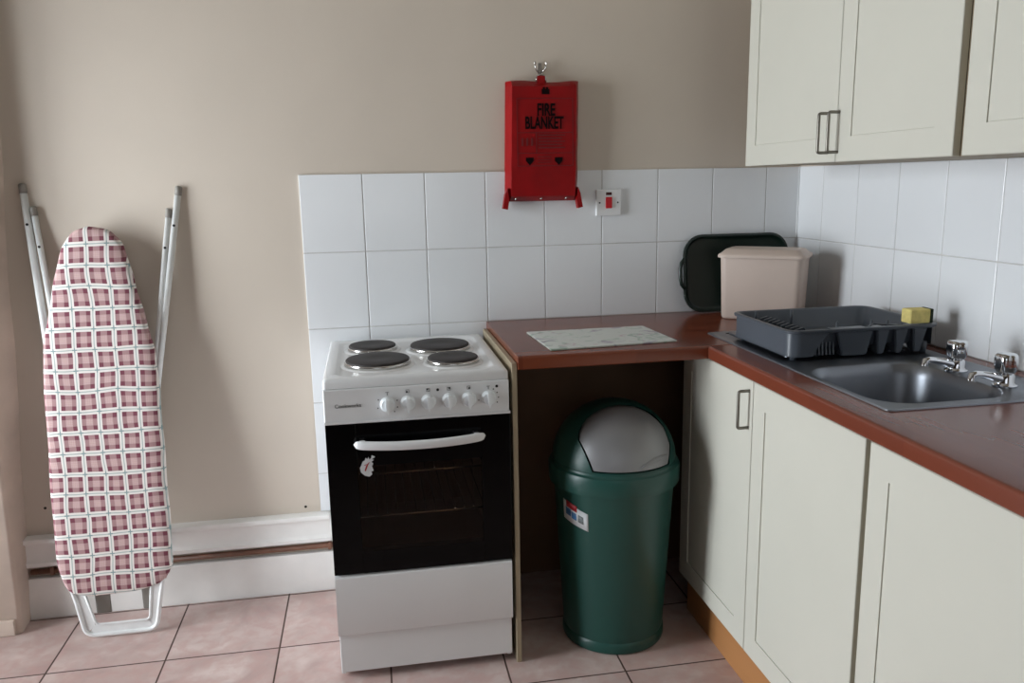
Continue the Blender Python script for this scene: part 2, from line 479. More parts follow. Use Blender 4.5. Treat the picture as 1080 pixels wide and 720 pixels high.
def ring(sc_in, dy):
    """the outline shrunk by sc_in metres, shifted dy off the board plane"""
    n = len(out); L = []
    for i, (x, z) in enumerate(out):
        a, c = out[i - 1], out[(i + 1) % n]
        t = Vector((c[0] - a[0], 0, c[1] - a[1])).normalized(); nrm = Vector((-t.z, 0, t.x))
        if nrm.dot(Vector((ctr.x - x, 0, ctr.z - z))) < 0: nrm = -nrm
        w = .0012 * math.sin(i * .9) if sc_in < .03 else 0
        p = Vector((x, 0, z)) + nrm * (sc_in + w)
        L.append(Vector((p.x, by(p.z) + dy, p.z)))
    return L
b = B()
R_ = [ring(.045, .030), ring(.012, .030), ring(.003, .027), ring(.0, .018), ring(.001, .009), ring(.005, .003), ring(.012, .0), ring(.05, -.0015)]
V = loops(b, R_, True, False)
# fill the front by spanning rows so that creases can be shaped
bm_f = b.faces.new(V[-1]); 
bmesh.ops.triangulate(b, faces=[bm_f])
cov = obj('cover', b, PLAID, ib, smooth_angle=60)
# seam hem gathered round the bottom of the cover
b = B(); hem = [p for p in ring(.004, .022) if p.z < .235]
tube(b, [p + Vector((0, 0, .003 * math.sin(i * 2.1))) for i, p in enumerate(hem)], .0045, 8)
obj('cover_hem', b, PLAID, ib)
# white metal iron rest at the foot
def fp(x, z, dy=0): return Vector((x, by(z) + dy, z))
b = B()
fo = [fp(-.775, .205, .012), fp(-.752, .15, .012), fp(-.726, .012, .012), fp(-.516, .012, .012), fp(-.492, .15, .012), fp(-.478, .205, .012)]
tube(b, arc_path(fo, .03, 6), .0068, 12)
fi = [fp(-.735, .20, .012), fp(-.694, .045, .012), fp(-.535, .045, .012), fp(-.52, .20, .012)]
pth = arc_path(fi, .014, 5)
tube(b, pth, .004, 8)
for side in (0, 1):        # flat web between outer tube and inner wire on each side, then the base strip
    if side == 0: P = [fp(-.765, .2, .012), fp(-.745, .14, .012), fp(-.722, .02, .012), fp(-.698, .042, .012), fp(-.735, .2, .012)]
    else: P = [fp(-.49, .2, .012), fp(-.497, .14, .012), fp(-.522, .02, .012), fp(-.538, .042, .012), fp(-.52, .2, .012)]
    prism(b, P, (0, .004, 0))
prism(b, [fp(-.722, .016, .012), fp(-.520, .016, .012), fp(-.535, .045, .012), fp(-.696, .045, .012)], (0, .004, 0))
obj('foot_frame', b, ALU, ib)
# brackets behind the foot
b = B()
for x0, x1 in ((-.70, -.655), (-.560, -.530)):
    box(b, x0, x1, by(.12) + .035, by(.12) + .041, .065, .17, .004)
box(b, -.70, -.52, by(.2) + .036, by(.2) + .05, .165, .20, .004)
obj('hinge_bracket', b, CAPG, ib)
# folded legs, the ends standing up above the board
def leg(x1, z1, x0, z0, r):
    y1 = by(z1) + .045; 
    def P(x, z, d=0): return Vector((x, by(z) + .0455 + d, z))
    b = B(); tube(b, [P(x0, z0), P(x1, z1)], r, 14)
    o = obj('leg', b, ALU, ib)
    c = B(); d = (P(x1, z1) - P(x0, z0)).normalized()
    tube(c, [P(x1, z1) - d * .022, P(x1, z1) + d * .004, P(x1, z1) + d * .007], [r * 1.1, r * 1.1, r * .8], 14)
    obj('end_cap', c, CAPG, o, label='grey plastic end cap')
    h = B(); q = P(x1, z1) - d * .115
    tube(h, [q + Vector((0, -r * .8, 0)), q + Vector((0, -r * 1.08, 0))], .004, 10)
    obj('rivet', h, BLACKP, o)
    return o
leg(-.809, 1.401, -.735, .25, .0105)
leg(-.784, 1.333, -.69, .25, .0088)
leg(-.361, 1.378, -.50, .25, .0105) if False else None
leg(-.363, 1.385, -.545, .34, .0100)
leg(-.397, 1.318, -.52, .50, .0085)
b = B(); 
for z in (.34, .50):
    b = B(); tube(b, [(-.72, by(z) + .0455, z), (-.52, by(z) + .0455, z)], .007, 10)
    obj('leg_crossbar', b, ALU, ib)

# ---------------------------------------------------------------- cooker
CX0, CX1, CYF, CYB = .069, .567, -.585, -.03
ck = empty('cooker', (.318, -.31, 0), 'white freestanding electric cooker with four solid hotplates and black glass oven door', 'cooker')
def part(name, bm, m, parent=ck, **k): return obj(name, bm, m, parent, **k)
b = B()
box(b, CX0 + .002, CX0 + .014, CYF + .03, CYB, .010, .862, .002); box(b, CX1 - .014, CX1 - .002, CYF + .03, CYB, .010, .862, .002)
box(b, CX0 + .014, CX1 - .014, CYB - .012, CYB, .010, .862); box(b, CX0 + .014, CX1 - .014, CYF + .03, CYB - .012, .035, .05)
box(b, CX0 + .014, CX1 - .014, CYF + .03, CYB - .012, .765, .77)
part('body', b, WHITE)
# oven cavity (open to the front)
b = B(); cx0, cx1, cz0, cz1, cy0, cy1 = .12, .516, .345, .72, -.55, -.12
for a in ((cx0 - .01, cx0, cy0, cy1, cz0, cz1), (cx1, cx1 + .01, cy0, cy1, cz0, cz1), (cx0, cx1, cy1 - .01, cy1, cz0, cz1), (cx0, cx1, cy0, cy1, cz0 - .01, cz0), (cx0, cx1, cy0, cy1, cz1, cz1 + .01)):
    box(b, *a)
part('oven_cavity', b, CAVITY)
for z in (.475, .60):
    b = B()
    tube(b, [(cx0 + .004, -.54, z), (cx1 - .004, -.54, z)], .0028, 8); tube(b, [(cx0 + .004, -.2, z), (cx1 - .004, -.2, z)], .0028, 8)
    for k in range(14): tube(b, [(cx0 + .02 + k * .0275, -.54, z), (cx0 + .02 + k * .0275, -.2, z)], .0015, 6)
    part('oven_rack', b, STEEL)
# hob
HC = ((CX0 + CX1) / 2, (CYF + CYB) / 2); HW, HD = CX1 - CX0, CYB - CYF
b = B()
def hr(ins, r, z): return rrect(HC[0], HC[1], HW - 2 * ins, HD - 2 * ins, r, z, 6)
loops(b, [hr(.006, .006, .858), hr(0, .01, .858), hr(0, .01, .874), hr(.001, .010, .879), hr(.004, .012, .883), hr(.009, .014, .885), hr(.030, .03, .885), hr(.034, .034, .8840), hr(.040, .04, .8795), hr(.046, .045, .878), hr(.06, .045, .8775)], True, True)
hob = part('hob', b, WHITE, smooth_angle=50)
for (x, y, r) in ((.205, -.185, .0725), (.218, -.398, .091), (.412, -.225, .091), (.432, -.424, .0725)):
    b = B()
    for k, (rr, z) in enumerate(((r + .018, .8777), (r + .014, .8815), (r + .008, .883))): pass
    lathe(b, x, y, [(r + .016, .8776), (r + .012, .8805), (r + .006, .8815), (r + .001, .8800)], 48, False, False)
    ringo = part('hotplate_well', b, WHITE)
    b = B(); lathe(b, x, y, [(r - .001, .879), (r + .0035, .879), (r + .0035, .889), (r + .002, .8905), (r - .001, .8905)], 48, False, False)
    t_ = B(); lathe(t_, x, y, [(r - .0005, .882), (r, .894), (r - .003, .8965), (r - .005, .897), (.032, .897), (.028, .8962), (.0, .8962)], 48, False, True)
    hp = part('hotplate', t_, IRON)
    obj('steel_rim', b, STEEL, hp, label='bright steel rim')
# control panel
b = B()
PZ0, PZ1 = .766, .857
box(b, CX0, CX1, CYF - .004, CYF + .035, PZ0, PZ1, .004, 3)
box(b, CX0 - .001, CX1 + .003, CYF - .006, CYF + .02, PZ0 - .0045, PZ0 + .002, .0015)
cp = part('control_panel', b, WHITE)
for x in (.237, .291, .346, .402, .456, .510):
    z = .809
    k = B()
    Yf = CYF - .004
    def cz(r, y, n=28): return [Vector((x + r * math.cos(2 * PI * i / n), y, z + r * math.sin(2 * PI * i / n))) for i in range(n)]
    loops(k, [cz(.0205, Yf), cz(.0205, Yf - .004), cz(.0185, Yf - .006), cz(.0175, Yf - .014), cz(.016, Yf - .016)], True, True)
    # grip bar with a pointed end
    prism(k, [(x - .0045, Yf - .012, z + .018), (x + .0045, Yf - .012, z + .018), (x + .004, Yf - .012, z - .012), (x, Yf - .012, z - .0235), (x - .004, Yf - .012, z - .012)], (0, -.016, 0))
    part('knob', k, KNOBW, smooth_angle=35)
# printed marks over the knobs
yp = CYF - .0042
def sq(b, x, z, s=.0045):
    for (a0, a1, c0, c1) in ((-s, s, s - .0009, s), (-s, s, -s, -s + .0009), (-s, -s + .0009, -s, s), (s - .0009, s, -s, s)):
        box(b, x + a0, x + a1, yp - .0004, yp, z + c0, z + c1)
for i, (x, q) in enumerate(((.291, (-1, -1)), (.346, (-1, 1)), (.402, (1, 1)), (.456, (1, -1)))):
    b = B(); sq(b, x, .8415)
    box(b, x + q[0] * .0018 - .0024, x + q[0] * .0018 + .0024, yp - .0004, yp, .8415 + q[1] * .0018 - .0024, .8415 + q[1] * .0018 + .0024)
    obj('printed_mark', b, PRINT, cp)
for (x0, ang) in ((.237, (150, 200, 20, -20, -50)), (.510, (60, 30, 0, -30, 190))):
    b = B(); box(b, x0 - .005, x0 + .005, yp - .0004, yp, .8415, .8425); box(b, x0 - .0008, x0 + .0008, yp - .0004, yp, .834, .8418)
    obj('printed_mark', b, PRINT, cp)
    for a in ang:
        px, pz = x0 + .0275 * math.cos(math.radians(a)), .809 + .0275 * math.sin(math.radians(a))
        obj('printed_dot', bx(px - .0016, px + .0016, yp - .0004, yp, pz - .0016, pz + .0016), PRINT, cp)
for (x, z) in ((.372, .8405), (.533, .8405)):
    b = B(); loops(b, [[Vector((x + .0038 * math.cos(i * PI / 8), yp - d, z + .0038 * math.sin(i * PI / 8))) for i in range(16)] for d in (-.002, .0012)], True, True)
    obj('indicator_light', b, BLACKP, cp)
obj('brand_lettering', text_bm('Cookworks', .0145, (.133, yp - .0004, .811), (PI / 2, 0, 0), 1.0, .0001, .0002), PRINT, cp)
# oven door: black frame, tinted window, handle, sticker
DZ0, DZ1 = .330, .760
DY0, DY1 = CYF - .004, CYF + .028
wx0, wx1, wz0, wz1 = .150, .488, .392, .640
b = B()
box(b, CX0 + .001, wx0, DY0, DY1, DZ0, DZ1, .002); box(b, wx1, CX1 + .002, DY0, DY1, DZ0, DZ1, .002)
box(b, wx0, wx1, DY0, DY1, DZ0, wz0, .0); box(b, wx0, wx1, DY0, DY1, wz1, DZ1, 0)
dr = part('oven_door', b, BLACKG)
b = B(); box(b, wx0, wx1, DY0 + .0004, DY0 + .005, wz0, wz1); obj('door_window', b, TINT, dr, label='dark tinted window glass')
# handle: bowed bar
b = B(); pts = []; NH = 60
L = []
for i in range(NH + 1):
    t = i / NH; x = .142 + t * (.497 - .142); s = 4 * t * (1 - t)
    z = .7085 - .006 * s * 1.0; y = DY0 - .018 - .020 * (s ** .6 if s > 0 else 0)
    e = min(1, math.sqrt(max(0, 1 - (abs(2 * t - 1)) ** 22)) + .02)
    h = .0125 * e; d = .008 * e
    L.append([Vector((x, y + d * math.cos(a * PI / 8), z + h * math.sin(a * PI / 8))) for a in range(16)])
loops(b, L, True, True)
for x in (.165, .474): box(b, x - .008, x + .008, DY0 - .024, DY0, .700, .714, .003)
obj('door_handle', b, WHITE, dr, label='white bowed bar handle')
# torn sticker
b = B(); ys_ = DY0 - .0003
st = [(0, 0), (.010, -.008), (.022, -.011), (.030, -.006), (.0275, .000), (.034, .002), (.030, .012), (.034, .018), (.029, .022), (.036, .026), (.031, .028), (.040, .033), (.031, .037), (.0285, .030), (.024, .028), (.022, .034), (.019, .029), (.014, .032), (.012, .026), (.006, .024), (.002, .016), (-.002, .010)]
prism(b, [(.157 + x * 1.0, ys_, .614 + z * 1.25 + .01) for x, z in st], (0, -.0004, 0))
sk = obj('torn_sticker', b, PAPER, dr, label='torn remains of a white sticker')
b = B(); prism(b, [(.157 + x, ys_ - .0004, .624 + z) for x, z in ((.010, .004), (.013, .002), (.020, .020), (.025, .027), (.021, .026), (.014, .016))], (0, -.0003, 0))
prism(b, [(.157 + x, ys_ - .0004, .624 + z) for x, z in ((.010, .018), (.022, .022), (.022, .0235), (.010, .020))], (0, -.0003, 0))
obj('sticker_print', b, LRED, sk)
# drawer front and recessed plinth
b = B()
pr_ = [(CYF + .02, .326), (CYF + .003, .326), (CYF - .003, .322), (CYF - .004, .316), (CYF - .004, .150), (CYF - .002, .146), (CYF + .006, .142), (CYF + .02, .140)]
loops(b, [[Vector((x, y, z)) for y, z in pr_] for x in (CX0 + .001, CX1 - .001)], True, True)
part('drawer_front', b, WHITE, smooth_angle=50)
b = bx(CX0 + .003, CX1 - .003, CYF + .008, CYF + .03, .027, .15, .002); part('kick_panel', b, WHITE)
for (x, y) in ((.11, -.50), (.526, -.50), (.11, -.07), (.526, -.07)):
    b = B(); lathe(b, x, y, [(.018, 0), (.018, .012), (.009, .016), (.009, .036)], 20); part('foot', b, BLACKP)

# ---------------------------------------------------------------- worktops, panel, cabinets
WT = .921; WTH = .037
XF = 1.138
def nosed(bm, length_axis, a0, a1, e, far, sgn=1):
    """worktop slab with a rounded front edge at e; far = rear edge"""
    r = .008; pts = []
    for k in range(5):
        a = math.radians(90 * k / 4); pts.append((e + r - r * math.cos(a) if far > e else e - r + r * math.cos(a), WT - r + r * math.sin(a)))
    pf = [(far, WT - WTH), (e + .003, WT - WTH), (e, WT - WTH + .003)] + pts + [(far, WT)]
    if length_axis == 'x': L = [[Vector((a, q, z)) for q, z in pf] for a in (a0, a1)]
    else: L = [[Vector((q, a, z)) for q, z in pf] for a in (a0, a1)]
    loops(bm, L, True, True)
b = B(); nosed(b, 'x', .592, XR - .009, -.601, -.008)
tag(obj('worktop', b, WOODX, loc=(.6, -.3, WT), smooth_angle=30), 'short reddish brown wood-effect worktop between the cooker and the corner', 'worktop')
# sink cut-out worktop: slab in pieces around the bowl
SX0, SX1, SY0, SY1 = 1.212, 1.672, -1.306, -.415       # sink outer edges
BX0, BX1, BY0, BY1 = 1.232, 1.548, -1.268, -.925       # bowl opening
b = B(); YE = -2.5
nosed(b, 'y', YE, -.6015, XF, XR - .009)
hole = B(); loops(hole, [rrect((BX0 + BX1) / 2, (BY0 + BY1) / 2, BX1 - BX0 + .004, BY1 - BY0 + .004, .084, z, 8) for z in (WT - WTH - .01, WT + .01)], True, True)
b = boolean(b, hole, 'DIFFERENCE')
tag(obj('worktop', b, WOODY, loc=(XF, -.5, WT), smooth_angle=40), 'long reddish brown wood-effect worktop that holds the steel sink', 'worktop')
b = bx(.5765, .5905, -.586, -.03, .0, .9, .001)
tag(obj('end_panel', b, CARC, loc=(.58, -.3, 0)), 'narrow cream board panel standing upright between cooker and green bin', 'panel')

def handle_bm(xf, y, z0, z1, r=.0042, out_=.030):
    b = B(); tube(b, arc_path([(xf, y, z1), (xf - out_, y, z1), (xf - out_, y, z0), (xf, y, z0)], .007, 4), r, 10); return b
def door_bm(xf, y0, y1, z0, z1, m=.062, th=.018):
    """framed door facing -x with a fine routed line round a flat centre panel"""
    b = B()
    def lp(i, x): return [Vector((x, y0 + i, z0 + i)), Vector((x, y1 - i, z0 + i)), Vector((x, y1 - i, z1 - i)), Vector((x, y0 + i, z1 - i))]
    loops(b, [lp(0, xf + th), lp(0, xf + .0015), lp(.0015, xf), lp(m, xf), lp(m + .0002, xf + .004), lp(m + .0012, xf + .004), lp(m + .0014, xf + .0022)], True, True, smooth=False)
    return b
def cabinet(name, y0, y1, z0, z1, xf, depth, doors, label, group, dz, hz, gapw=.004):
    """doors: list of (y0, y1, handle_y or None)"""
    r = empty(name, (xf + depth / 2, (y0 + y1) / 2, z0), label, 'cabinet', group)
    c = B(); t = .016; xb = min(xf + depth, XR - .009)
    xc = xf + .0195
    box(c, xc, xb, y1 - t, y1, z0, z1); box(c, xc, xb, y0, y0 + t, z0, z1)
    box(c, xc, xb, y0 + t, y1 - t, z0, z0 + t)
    box(c, xb - .006, xb, y0 + t, y1 - t, z0 + t, z1)
    if 'wall' in name: box(c, xc, xb - .006, y0 + t, y1 - t, z1 - t, z1)
    obj('carcass', c, CARC, r)
    for (a, e, h) in doors:
        d = obj('door', door_bm(xf, a, e, dz[0], dz[1]), CREAM, r)
        if h is not None: obj('handle', handle_bm(xf, h, *hz), NICKEL, d, label='brushed metal D handle')
    return r
XD = 1.150
cabinet('base_cabinet', -1.340, -.392, .128, WT - WTH - .001, XD, .57, [(-.854, -.395, -.836), (-1.331, -.858, None)],
        'cream two-door base cabinet under the dish rack and sink, beside the green bin', 'cream kitchen cabinets', (.133, .878), (.752, .850))
cabinet('base_cabinet', -2.30, -1.343, .128, WT - WTH - .001, XD, .57, [(-1.82, -1.347, None), (-2.296, -1.823, None)],
        'cream base cabinet under the worktop at the right edge of the photo', 'cream kitchen cabinets', (.133, .878), (.752, .850))
XU = 1.4115
cabinet('wall_cabinet', -1.188, -.224, 1.421, 2.12, XU, .32, [(-.7365, -.226, -.702), (-1.172, -.7395, -.7475)],
        'cream two-door wall cabinet with a pair of D handles above the dish rack', 'cream kitchen cabinets', (1.4215, 2.118), (1.446, 1.546))
cabinet('wall_cabinet', -2.15, -1.190, 1.421, 2.12, XU, .32, [(-1.66, -1.199, None), (-2.146, -1.663, None)],
        'cream wall cabinet cut off by the right edge of the photo', 'cream kitchen cabinets', (1.4215, 2.118), (1.446, 1.546))
b = bx(1.178, 1.194, -2.30, -.40, .0, .1275, .001)
tag(obj('plinth_board', b, PLINTHM, loc=(1.18, -1, 0)), 'orange brown wooden plinth board under the cream base cabinets', 'plinth')

# ---------------------------------------------------------------- sink and taps
sk = empty('sink', (1.44, -.86, WT), 'stainless steel inset sink with drainer let into the worktop', 'sink')
b = B(); zt = WT + .0035
scx, scy = (SX0 + SX1) / 2, (SY0 + SY1) / 2; bcx, bcy = (BX0 + BX1) / 2, (BY0 + BY1) / 2
bw, bd = BX1 - BX0, BY1 - BY0; NN = 8
loops(b, [rrect(scx, scy, SX1 - SX0, SY1 - SY0, .012, WT + .0004, NN), rrect(scx, scy, SX1 - SX0 - .002, SY1 - SY0 - .002, .012, zt, NN),
          rrect(scx, scy, SX1 - SX0 - .012, SY1 - SY0 - .012, .010, zt + .0004, NN), rrect(scx, scy, SX1 - SX0 - .020, SY1 - SY0 - .020, .010, zt - .001, NN),
          rrect(bcx, bcy, bw + .006, bd + .006, .085, zt - .001, NN), rrect(bcx, bcy, bw, bd, .083, zt - .003, NN)], False, False)
plate = obj('sink_top', b, SSTEEL, sk, smooth_angle=40)
b = B()
loops(b, [rrect(bcx, bcy, bw, bd, .083, zt - .003, NN), rrect(bcx, bcy, bw - .012, bd - .012, .08, zt - .010, NN), rrect(bcx, bcy, bw - .022, bd - .022, .078, zt - .03, NN),
          rrect(bcx, bcy, bw - .040, bd - .040, .074, zt - .125, NN), rrect(bcx, bcy, bw - .060, bd - .060, .06, zt - .145, NN), rrect(bcx, bcy, bw - .11, bd - .11, .05, zt - .150, NN),
          rrect(bcx, bcy, .10, .10, .0499, zt - .153, NN)], False, True)
obj('bowl', b, SSTEEL, sk, smooth_angle=60)
b = B()
for k in range(9):
    x = 1.27 + k * .042
    tube(b, [(x, -.80, zt - .001), (x, -.79, zt + .0008), (x, -.47, zt + .0012), (x, -.455, zt - .001)], .0034, 8)
obj('drainer_ridges', b, SSTEEL, sk)
b = B(); lathe(b, bcx, bcy, [(.038, zt - .153), (.036, zt - .1505), (.028, zt - .151), (.02, zt - .153)], 28); obj('waste', b, CHROME, sk)
b = B()
box(b, 1.262, 1.278, -.452, -.444, zt - .0008, zt + .0004)
obj('overflow_slot', b, HOLE, sk)

def tap(x, y, label):
    t = empty('tap', (x, y, zt), label, 'tap', 'chrome pillar taps at the sink')
    b = B(); z = zt
    lathe(b, x, y, [(.025, z - .0005), (.025, z + .003), (.0205, z + .005), (.019, z + .010), (.018, z + .024), (.0155, z + .028), (.010, z + .031)], 32)
    obj('tap_body', b, CHROME, t, smooth_angle=60)
    b = B(); P = [(x - .010, y, z + .016), (x - .035, y, z + .0235), (x - .060, y, z + .029), (x - .074, y, z + .031), (x - .082, y, z + .029), (x - .0845, y, z + .017)]
    tube(b, P, [.0125, .0095, .0075, .0072, .0080, .0088], 16)
    obj('spout', b, CHROME, t, smooth_angle=60)
    b = B(); L = []
    for (r, h) in ((.010, .029), (.0165, .0305), (.0205, .036), (.0225, .046), (.0230, .060), (.0220, .069), (.0190, .0725), (.010, .074), (.003, .074)):
        L.append([Vector((x + (r * (1 + .06 * math.cos(5 * a))) * math.cos(a), y + (r * (1 + .06 * math.cos(5 * a))) * math.sin(a), z + h)) for a in [2 * PI * k / 60 for k in range(60)]])
    loops(b, L, True, True)
    obj('tap_head', b, CHROME, t, smooth_angle=60)
tap(1.572, -1.042, 'chrome tap nearer the dish rack')
tap(1.574, -1.192, 'chrome tap nearer the right edge of the photo')

# ---------------------------------------------------------------- dish rack and sponge
rk = empty('dish_rack', (1.45, -.69, zt), 'grey plastic dish drainer rack standing on the sink drainer', 'dish rack')
RX0, RX1, RY0, RY1 = 1.238, 1.668, -.862, -.522
rcx, rcy, rw, rd = (RX0 + RX1) / 2, (RY0 + RY1) / 2, RX1 - RX0, RY1 - RY0
RZ = 1.004
b = B(); n_ = 6
# rim and inner basin (double skinned), open slots are added as ribs
loops(b, [rrect(rcx, rcy, rw - .010, rd - .010, .030, RZ - .010, n_), rrect(rcx, rcy, rw, rd, .034, RZ - .008, n_), rrect(rcx, rcy, rw + .002, rd + .002, .035, RZ - .002, n_), rrect(rcx, rcy, rw - .003, rd - .003, .034, RZ, n_),
          rrect(rcx, rcy, rw - .022, rd - .022, .028, RZ - .0005, n_), rrect(rcx, rcy, rw - .030, rd - .030, .025, RZ - .005, n_),
          rrect(rcx, rcy, rw - .052, rd - .052, .022, RZ - .048, n_), rrect(rcx, rcy, rw - .07, rd - .07, .02, RZ - .054, n_)], False, True)
obj('basin', b, GREYP, rk, smooth_angle=50)
# outer skirt: left side, rear side, solid front corner, right side
b = B(); yF = RY0 + .006; zb = zt + .010
def skirt(path, ztop, zbot, th=.003):
    L = []
    for p in path: L.append(p)
    A = [Vector((x, y, ztop)) for x, y in path]; C = [Vector((x, y, zbot)) for x, y in path]
    cen = Vector((rcx, rcy, 0)); 
    def inn(p): d = (Vector((cen.x, cen.y, p.z)) - p).normalized(); return p + d * th
    loops(b, [A, C, [inn(p) for p in C], [inn(p) for p in A]], closed=False)
cpath = [(RX0 + .006, RY1 - .03), (RX0 + .008, -.60), (RX0 + .008, RY0 + .045)]
for k in range(7):
    a = math.radians(180 + 90 * k / 6); cpath.append((RX0 + .038 + .030 * math.cos(a), RY0 + .036 + .030 * math.sin(a)))
skirt(cpath, RZ - .006, zb)
skirt([(RX0 + .02, RY1 - .006), (RX1 - .02, RY1 - .006)], RZ - .006, zb)
skirt([(RX1 - .006, RY1 - .03), (RX1 - .006, RY0 + .03)], RZ - .006, zb + .01)
# front polygon pieces
prism(b, [(RX0 + .037, yF, zb), (RX0 + .072, yF, zb), (RX0 + .086, yF, zb + .028), (RX0 + .105, yF, zb + .05), (RX0 + .120, yF, RZ - .006), (RX0 + .037, yF, RZ - .006)], (0, .003, 0))
obj('skirt', b, GREYP, rk, smooth_angle=40)
for (x0, x1, x2, x3) in ((1.372, 1.476, 1.394, 1.463), (1.486, 1.524, 1.494, 1.512), (1.537, 1.578, 1.546, 1.562), (1.590, 1.632, 1.598, 1.617)):
    p = B()
    top = [Vector((x0, yF, RZ - .006)), Vector((x1, yF, RZ - .006)), Vector((x1, yF + .055, RZ - .006)), Vector((x0, yF + .055, RZ - .006))]
    bot = [Vector((x2, yF + .004, zb - .004)), Vector((x3, yF + .004, zb - .004)), Vector((x3, yF + .03, zb - .004)), Vector((x2, yF + .03, zb - .004))]
    loops(p, [top, bot], True, True, smooth=False)
    bmesh.ops.bevel(p, geom=list(p.edges), offset=.003, segments=2, affect='EDGES')
    obj('cutlery_pocket', p, GREYP, rk)
for k in range(9):       # plate ribs along the left of the basin
    y = -.590 - k * .024; b = B()
    prism(b, [(1.286, y, RZ - .050), (1.350, y, RZ - .050), (1.345, y, RZ - .030), (1.318, y, RZ - .006), (1.296, y, RZ - .012)], (0, -.006, 0))
    obj('plate_rib', b, GREYP, rk)
for k in range(6):       # ribs in the arched opening of the front
    x = 1.322 + k * .010; b = B()
    prism(b, [(x, yF + .012, zb + .0), (x, yF + .05, zb), (x, yF + .05, RZ - .012), (x, yF + .02, RZ - .012)], (.004, 0, 0))
    obj('front_rib', b, GREYP, rk)
for x in (1.50, 1.55, 1.60):
    b = B(); prism(b, [(x, RY0 + .02, RZ - .05), (x, RY0 + .09, RZ - .05), (x, RY0 + .09, RZ - .02), (x, RY0 + .02, RZ - .004)], (.004, 0, 0)); obj('cutlery_divider', b, GREYP, rk)
b = B(); tube(b, [(1.47, RY0 + .02, RZ - .004), (1.52, RY0 + .075, RZ - .006), (1.57, RY0 + .02, RZ - .004)], .002, 6); obj('cutlery_wire', b, GREYP, rk)
for (x, y) in ((1.30, -.56), (1.41, -.56), (1.42, -.78), (1.52, -.78), (1.56, -.79)):
    b = B(); tube(b, [(x, y, RZ - .05), (x, y, RZ + .002), (x, y, RZ + .004)], [.005, .004, .002], 10); obj('peg', b, GREYP, rk)
for (x, y) in ((RX0 + .03, RY0 + .03), (RX1 - .03, RY0 + .03), (RX0 + .03, RY1 - .03), (RX1 - .03, RY1 - .03)):
    b = B(); lathe(b, x, y, [(.008, zt - .0006), (.010, zb + .004), (.010, RZ - .05)], 14); obj('foot', b, GREYP, rk)
b = bx(1.582, 1.640, -.852, -.812, RZ + .0006, RZ + .038, .004, 3)
sp = obj('sponge', b, SPONGE, loc=(1.612, -.83, RZ)); tag(sp, 'yellow washing-up sponge on the right-hand rim of the grey dish rack', 'sponge')
b = bx(1.640, 1.648, -.852, -.812, RZ + .0006, RZ + .038, .002, 2)
obj('scourer_layer', b, SCOUR, sp, label='dark green scourer side')

# ---------------------------------------------------------------- box, tray, glass board
bx_ = empty('storage_box', (1.49, -.19, WT), 'beige plastic storage box with lid in the worktop corner', 'box')
ang = math.radians(-38); Mz = Matrix.Rotation(ang, 3, 'Z')
c1 = Vector((1.350, -.182, WT)); ex, ey = Mz @ Vector((1, 0, 0)), Mz @ Vector((0, 1, 0))
BWd, BDp = .270, .158
cen = c1 + ex * BWd / 2 + ey * BDp / 2
def rr3(w, d, r, z, n=6): return [Mz @ (p) + Vector((cen.x, cen.y, 0)) for p in rrect(0, 0, w, d, r, z, n)]
b = B()
loops(b, [rr3(BWd - .034, BDp - .034, .016, WT + .0004), rr3(BWd - .022, BDp - .022, .022, WT + .003), rr3(BWd - .016, BDp - .016, .024, WT + .010), rr3(BWd - .004, BDp - .004, .024, WT + .205),
          rr3(BWd - .012, BDp - .012, .02, WT + .205), rr3(BWd - .024, BDp - .024, .018, WT + .012)], True, True)
obj('box_body', b, BEIGEP, bx_, smooth_angle=50)
b = B()
loops(b, [rr3(BWd - .002, BDp - .002, .022, WT + .2065), rr3(BWd + .012, BDp + .012, .026, WT + .2065), rr3(BWd + .014, BDp + .014, .027, WT + .213), rr3(BWd + .008, BDp + .008, .026, WT + .218),
          rr3(BWd - .004, BDp - .004, .024, WT + .221), rr3(BWd - .03, BDp - .03, .02, WT + .233), rr3(BWd - .05, BDp - .05, .016, WT + .235), rr3(BWd - .09, BDp - .09, .01, WT + .233)], True, True)
obj('box_lid', b, BEIGEP, bx_, smooth_angle=50)

# serving tray leaning on the tiles
tw, th_ = .395, .272
tilt = math.radians(5)
tr_loc = Vector((1.484, -.0340, WT + .001))
def tp(loop): # local xy -> leaning plane, local z = thickness towards the room
    o = []
    for p in loop:
        v = Vector((p.x, -p.z, p.y)); v = Matrix.Rotation(-tilt, 3, 'X') @ v; o.append(v + tr_loc)
    return o
b = B()
def tl(ins, r, z): return tp(rrect(0, th_ / 2, tw - 2 * ins, th_ - 2 * ins, r, z, 8))
loops(b, [tl(.012, .060, 0), tl(.004, .066, .004), tl(.0, .07, .016), tl(.001, .07, .0185), tl(.008, .064, .0185), tl(.011, .060, .012), tl(.022, .052, .0045)], True, True)
tray = obj('serving_tray', b, DGREEN, loc=tuple(tr_loc), smooth_angle=50)
tag(tray, 'dark green rounded tray propped on the tiles behind the beige box', 'tray')
for s in (-1, 1):
    b = B()
    P = []
    for (dx, dy) in ((.0, .085), (.012, .10), (.016, .12), (.016, .155), (.012, .175), (0, .19)):
        P += tp([Vector((s * (tw / 2 - .006 + dx), dy, .014))])
    tube(b, P, .0065, 10); obj('tray_handle', b, DGREEN, tray)

b = B()
pts = [(.680, -.269), (1.056, -.254), (1.086, -.511), (.690, -.558)]
pts = [(.681, -.266), (1.062, -.262), (1.078, -.520), (.694, -.552)]
prism(b, [(x, y, WT + .0006) for x, y in pts], (0, 0, .0045))
bmesh.ops.bevel(b, geom=list(b.edges), offset=.0012, segments=2, affect='EDGES')
tag(obj('chopping_board', b, FLORAL, loc=(.88, -.4, WT)), 'pale glass chopping board with faint flower pattern on the short worktop', 'chopping board')

